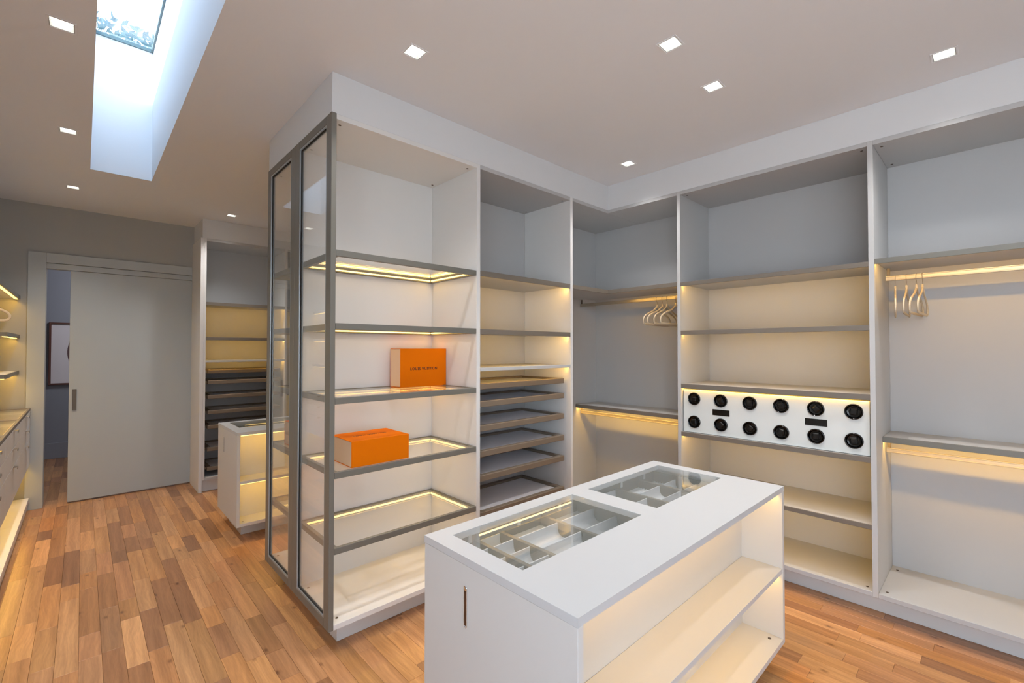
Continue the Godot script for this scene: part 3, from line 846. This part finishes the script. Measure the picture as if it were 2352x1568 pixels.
# ---------------------------------------------------------------- islands
const G1 := [-2.130, -1.518, 0.874, 1.200]
const G2 := [-1.413, -0.817, 0.876, 1.202]

func islands() -> void:
	var x0 := -2.197; var x1 := -0.747; var z0 := 0.811; var z1 := 1.445; var yt := 0.802; var ys := 0.780
	var t := thing("island", "large white island with two glass lids, standing by the wall of bays", "island", Vector3((x0 + x1) / 2, 0, (z0 + z1) / 2), "matching white islands")
	var s := begin(M.top)
	var c := 0.0012
	slab(s, x0, x1, z0, z1, ys, yt, [G1, G2])
	var top := obj("top", s, t)
	for g in [G1, G2]: part(top, "glass_lid", "glass", Vector3(g[0] + 0.001, yt - 0.008, g[2] + 0.001), Vector3(g[1] - 0.001, yt - 0.001, g[3] - 0.001), 0.0)
	part(t, "end_panel", "island", Vector3(x0 + 0.001, YB, z0 + 0.001), Vector3(x0 + 0.022, ys - 0.0015, z1 - 0.001), 0.001)
	part(t, "end_panel", "island", Vector3(x1 - 0.022, YB, z0 + 0.001), Vector3(x1 - 0.001, ys - 0.0015, z1 - 0.001), 0.001)
	part(t, "back_panel", "island", Vector3(x0 + 0.022, YB, 1.254), Vector3(x1 - 0.022, ys - 0.0015, 1.272), 0.0)
	part(t, "bottom_board", "island", Vector3(x0 + 0.022, YB, z0 + 0.022), Vector3(x1 - 0.022, 0.140, z1 - 0.001), 0.001)
	part(t, "plinth", "island", Vector3(x0 + 0.07, 0.0005, z0 + 0.07), Vector3(x1 - 0.07, YB - 0.0003, z1 - 0.18), 0.001)
	for k in 3:
		var a := x0 + 0.0235 + k * 0.469
		var d := part(t, "drawer_front", "island", Vector3(a, 0.142, z0 + 0.001), Vector3(a + 0.466, ys - 0.004, z0 + 0.020), 0.001)
		part(d, "edge_pull", "steel", Vector3(a + 0.18, ys - 0.010, z0 - 0.014), Vector3(a + 0.286, ys - 0.007, z0 + 0.0012), 0.0008)
	var sh := part(t, "shelf", "island", Vector3(x0 + 0.0225, 0.425, 1.2725), Vector3(x1 - 0.0225, 0.446, z1 - 0.003), 0.001)
	led(sh, Vector3(x0 + 0.03, 0.419, z1 - 0.026), Vector3(x1 - 0.03, 0.425, z1 - 0.016), Vector3(0, -1, -0.7), 0.95)
	led(top, Vector3(x0 + 0.03, ys - 0.008, z1 - 0.026), Vector3(x1 - 0.03, ys - 0.001, z1 - 0.016), Vector3(0, -1, -0.7), 0.95)
	caps(t, [Vector3(x1 - 0.06, 0.140, z1 - 0.045), Vector3(x0 + 0.05, 0.140, z1 - 0.045)], Vector3.UP)
	# recessed pull in the end panel
	s = begin(M.pull)
	bx(s, Vector3(x0 - 0.0006, 0.604, 1.0255), Vector3(x0 + 0.0012, 0.714, 1.0355), 0.0004)
	var h := obj("recessed_pull", s, t)
	s = begin(M.chrome)
	var pts := []
	for i in 13: pts.append(Vector3(x0 - 0.0005, 0.7125 + 0.006 * sin(PI * i / 12.0), 1.0305 + 0.006 * cos(PI * i / 12.0)))
	for i in 13: pts.append(Vector3(x0 - 0.0005, 0.6055 - 0.006 * sin(PI * i / 12.0), 1.0305 - 0.006 * cos(PI * i / 12.0)))
	tube(s, pts, 0.0016, 0.0012, Vector3(1, 0, 0), true, 6)
	lathe(s, [Vector2(0.006, 0.0), Vector2(0.006, 0.0012), Vector2(0.0, 0.0022)], 14, Transform3D(Basis(Vector3(0, 0, 1), Vector3(-1, 0, 0), Vector3(0, -1, 0)), Vector3(x0 - 0.0002, 0.711, 1.0305)))
	obj("rim", s, h)
	# organiser drawers under the glass
	drawer(t, -2.150, -1.432, [-2.005, -1.893, -1.662], [[-2.142, -2.013, [0.913, 1.000, 1.085, 1.165], false], [-1.997, -1.901, [0.846, 0.918, 1.000, 1.086], false], [-1.885, -1.670, [0.923, 1.038], true], [-1.654, -1.440, [0.923, 1.038], true]])
	drawer(t, -1.412, -0.778, [-1.148, -0.936], [[-1.404, -1.156, [0.840, 1.007, 1.120], false], [-1.140, -0.944, [0.952, 1.062], true], [-0.928, -0.786, [0.954, 1.065], true]])
	led(t, Vector3(-2.015, 0.7665, 0.868), Vector3(-1.522, 0.7705, 0.873), Vector3(0, -0.6, 1), 0.2)
	# its twin past the partition
	var c2: Node3D = t.duplicate(); c2.name = numbered("island"); add_child(c2, true)
	c2.position.z -= 3.116
	c2.set_meta("label", "smaller looking white island past the glass partition, near the sliding door")

func drawer(t: Node3D, x0: float, x1: float, div: Array, sec: Array) -> void:
	var z0 := 0.826; var z1 := 1.250
	var s := begin(M.tray_brown)
	bx(s, Vector3(x0, 0.668, z0), Vector3(x1, 0.680, z1), 0.0)
	for e in [[x0, x0 + 0.008, z0, z1], [x1 - 0.008, x1, z0, z1], [x0 + 0.008, x1 - 0.008, z0, z0 + 0.008], [x0 + 0.008, x1 - 0.008, z1 - 0.008, z1]]:
		bx(s, Vector3(e[0], 0.680, e[2]), Vector3(e[1], 0.757, e[3]), 0.0006)
	var o := obj("organiser_drawer", s, t)
	for x in div:
		part(o, "divider", "tray_brown", Vector3(x - 0.008, 0.680, z0 + 0.008), Vector3(x + 0.008, 0.741, z1 - 0.008), 0.001)
	for e in sec:
		s = begin(M.insert)
		insert_shape(s, e[0], e[1], z0 + 0.009, z1 - 0.009, e[2], e[3])
		obj("insert", s, o)
	for k in 3:
		var x := lerpf(x0, x1, 0.17 + 0.33 * k)
		part(o, "clip", "insert", Vector3(x - 0.008, 0.735, z0 + 0.008), Vector3(x + 0.008, 0.7795, z0 + 0.012), 0.0005)

# moulded insert: upright ridges along x, each running down into the floor in a cove
func insert_shape(s: SurfaceTool, x0: float, x1: float, za: float, zb: float, ridges: Array, fluted: bool) -> void:
	var f := 0.690; var top := 0.737
	var pr := [Vector2(za, f)]
	if fluted:
		for i in 41:
			var z := lerpf(za + 0.002, ridges[0] - 0.022, i / 40.0)
			pr.append(Vector2(z, f + 0.013 + 0.003 * sin(TAU * (i / 40.0) * 6.5)))
		pr.append(Vector2(ridges[0] - 0.014, f + 0.002))
	for z in ridges:
		if z < za + 0.004: continue
		pr.append(Vector2(z - 0.0024, f)); pr.append(Vector2(z - 0.0024, top - 0.001)); pr.append(Vector2(z - 0.001, top)); pr.append(Vector2(z + 0.001, top)); pr.append(Vector2(z + 0.0024, top - 0.001))
		for i in 9:
			var a := PI / 2 * i / 8.0
			pr.append(Vector2(z + 0.004 + 0.026 * (1.0 - cos(a)), f + 0.026 * (1.0 - sin(a))))
	pr.append(Vector2(zb, f))
	for i in pr.size() - 1:
		var a: Vector2 = pr[i]; var b: Vector2 = pr[i + 1]
		var n := Vector3(0, b.x - a.x, -(b.y - a.y)).normalized()
		quad(s, Vector3(x0, a.y, a.x), Vector3(x1, a.y, a.x), Vector3(x1, b.y, b.x), Vector3(x0, b.y, b.x), n)
		for e in [[x0, -1.0], [x1, 1.0]]:
			quad(s, Vector3(e[0], 0.6805, a.x), Vector3(e[0], a.y, a.x), Vector3(e[0], b.y, b.x), Vector3(e[0], 0.6805, b.x), Vector3(e[1], 0, 0))

# ---------------------------------------------------------------- orange boxes
func box_thing(label: String, a: Vector3, b: Vector3, text_on: String) -> Node3D:
	var t := thing("gift_box", label, "box", Vector3((a.x + b.x) / 2, a.y, (a.z + b.z) / 2), "orange gift boxes")
	var w := 0.0022
	var s := begin(M.orange)
	bx(s, Vector3(a.x, a.y, a.z), Vector3(b.x, a.y + w, b.z), 0.0006)
	bx(s, Vector3(a.x, b.y - w, a.z), Vector3(b.x, b.y, b.z), 0.0006)
	bx(s, Vector3(a.x, a.y + w, a.z), Vector3(b.x, b.y - w, a.z + w), 0.0006)
	bx(s, Vector3(a.x, a.y + w, b.z - w), Vector3(b.x, b.y - w, b.z), 0.0006)
	obj("sleeve", s, t)
	part(t, "drawer", "cream", Vector3(a.x + 0.001, a.y + w + 0.0008, a.z + w + 0.0008), Vector3(b.x - 0.001, b.y - w - 0.0008, b.z - w - 0.0008), 0.001)
	if text_on:
		var tm := TextMesh.new(); tm.text = "LOUIS VUITTON"
		var fnt := SystemFont.new(); fnt.font_names = PackedStringArray(["Droid Sans"]); fnt.font_weight = 700
		tm.font = fnt; tm.font_size = 64; tm.pixel_size = 0.0004; tm.depth = 0.0004
		tm.material = M.ink
		var m := MeshInstance3D.new(); m.name = "lettering"; m.mesh = tm
		var wd: float = tm.get_aabb().size.x
		var k: float = (0.189 if text_on == "front" else 0.178) / maxf(wd, 0.01)
		if text_on == "front": m.transform = Transform3D(Basis.from_scale(Vector3(k, k * 0.86, 1)), Vector3(-1.4945, 1.290, b.z + 0.0002) - org)
		else: m.transform = Transform3D(Basis(Vector3(1, 0, 0), -PI / 2) * Basis.from_scale(Vector3(k, k * 0.86, 1)), Vector3(-1.914, b.y + 0.0002, -0.160) - org)
		t.add_child(m)
	return t

func boxes() -> void:
	box_thing("orange box with a cream end standing upright on a glass shelf, lettering on its front", Vector3(-1.656, 1.1822, -0.425), Vector3(-1.328 - 0.003, 1.412, -0.305), "front")
	box_thing("orange box with a cream end lying flat on a glass shelf, lettering on its top", Vector3(-2.070, 0.8365, -0.282), Vector3(-1.758, 0.962, -0.033), "top")
	box_thing("box with a cream end seen through the narrow glass pane of the partition", Vector3(-2.120, 0.8365, -0.868), Vector3(-1.82, 0.975, -0.62), "")

# ---------------------------------------------------------------- hangers
func make_hanger() -> Node3D:
	org = Vector3.ZERO
	var o := Node3D.new(); o.name = "hanger"
	var half := []
	for q in [[0.0, -0.052], [0.012, -0.054], [0.030, -0.066], [0.060, -0.083], [0.100, -0.096], [0.140, -0.108], [0.175, -0.122], [0.197, -0.138], [0.207, -0.155], [0.207, -0.171], [0.199, -0.183], [0.185, -0.188], [0.12, -0.190], [0.06, -0.190]]: half.append(Vector2(q[0], q[1]))
	var pts := []
	for q in half: pts.append(Vector3(q.x, q.y, 0))
	pts.append(Vector3(0, -0.190, 0))
	for i in range(half.size() - 1, 0, -1): pts.append(Vector3(-half[i].x, half[i].y, 0))
	var s := begin(M.hanger)
	tube(s, pts, 0.0045, 0.0075, Vector3(0, 0, 1), true, 8)
	bx(s, Vector3(-0.006, -0.056, -0.0045), Vector3(0.006, -0.030, 0.0045), 0.002)
	var ob := MeshInstance3D.new(); ob.name = "frame"; ob.mesh = s.commit(); o.add_child(ob)
	s = begin(M.steel)
	var hk := []
	hk.append(Vector3(0, -0.032, 0)); hk.append(Vector3(0, -0.016, 0))
	hk.append(Vector3(-0.003, -0.008, 0)); hk.append(Vector3(-0.0115, -0.002, 0))
	for i in 15:
		var a := PI * 1.05 - PI * 1.05 * i / 14.0
		hk.append(Vector3(0.0125 * cos(a), 0.0165 + 0.0125 * sin(a), 0))
	tube(s, hk, 0.0016, 0.0016, Vector3(0, 0, 1), false, 8)
	ob = MeshInstance3D.new(); ob.name = "hook"; ob.mesh = s.commit(); o.add_child(ob)
	return o

func all_hangers() -> void:
	var h0 := make_hanger()
	var spots := [
		[0.22, 1.7835, 0.299, 0.02, "cream hanger at the inner end of the row of four on the corner rail", "hangers on the corner rail"],
		[0.22, 1.7835, 0.343, -0.03, "second cream hanger from the inner corner on the corner rail", "hangers on the corner rail"],
		[0.22, 1.7835, 0.383, 0.03, "third cream hanger from the inner corner on the corner rail", "hangers on the corner rail"],
		[0.22, 1.7835, 0.452, -0.05, "cream hanger on the corner rail against the shelving bay's side panel", "hangers on the corner rail"],
		[0.22, 1.7835, 1.721, 0.117, "cream hanger seen edge-on beside the panel on the high rail", "hangers in the wide hanging bay"],
		[0.22, 1.7835, 1.768, 0.04, "second cream hanger from the panel on the high rail", "hangers in the wide hanging bay"],
		[0.22, 1.7835, 1.808, -0.04, "third cream hanger from the panel on the high rail", "hangers in the wide hanging bay"],
		[0.22, 1.7835, 1.833, -0.01, "outermost cream hanger from the panel on the high rail", "hangers in the wide hanging bay"],
		[-3.575, 1.7835, -2.33, 0.0, "cream hanger under the long shelf above the drawer counters", ""],
	]
	for k in spots.size():
		var e: Array = spots[k]
		var o: Node3D = h0 if k == spots.size() - 1 else h0.duplicate()
		o.name = numbered("hanger"); add_child(o, true)
		o.position = Vector3(e[0], e[1] + 0.0, e[2]); o.rotation.y = e[3]
		tag(o, e[4], "hanger", e[5])
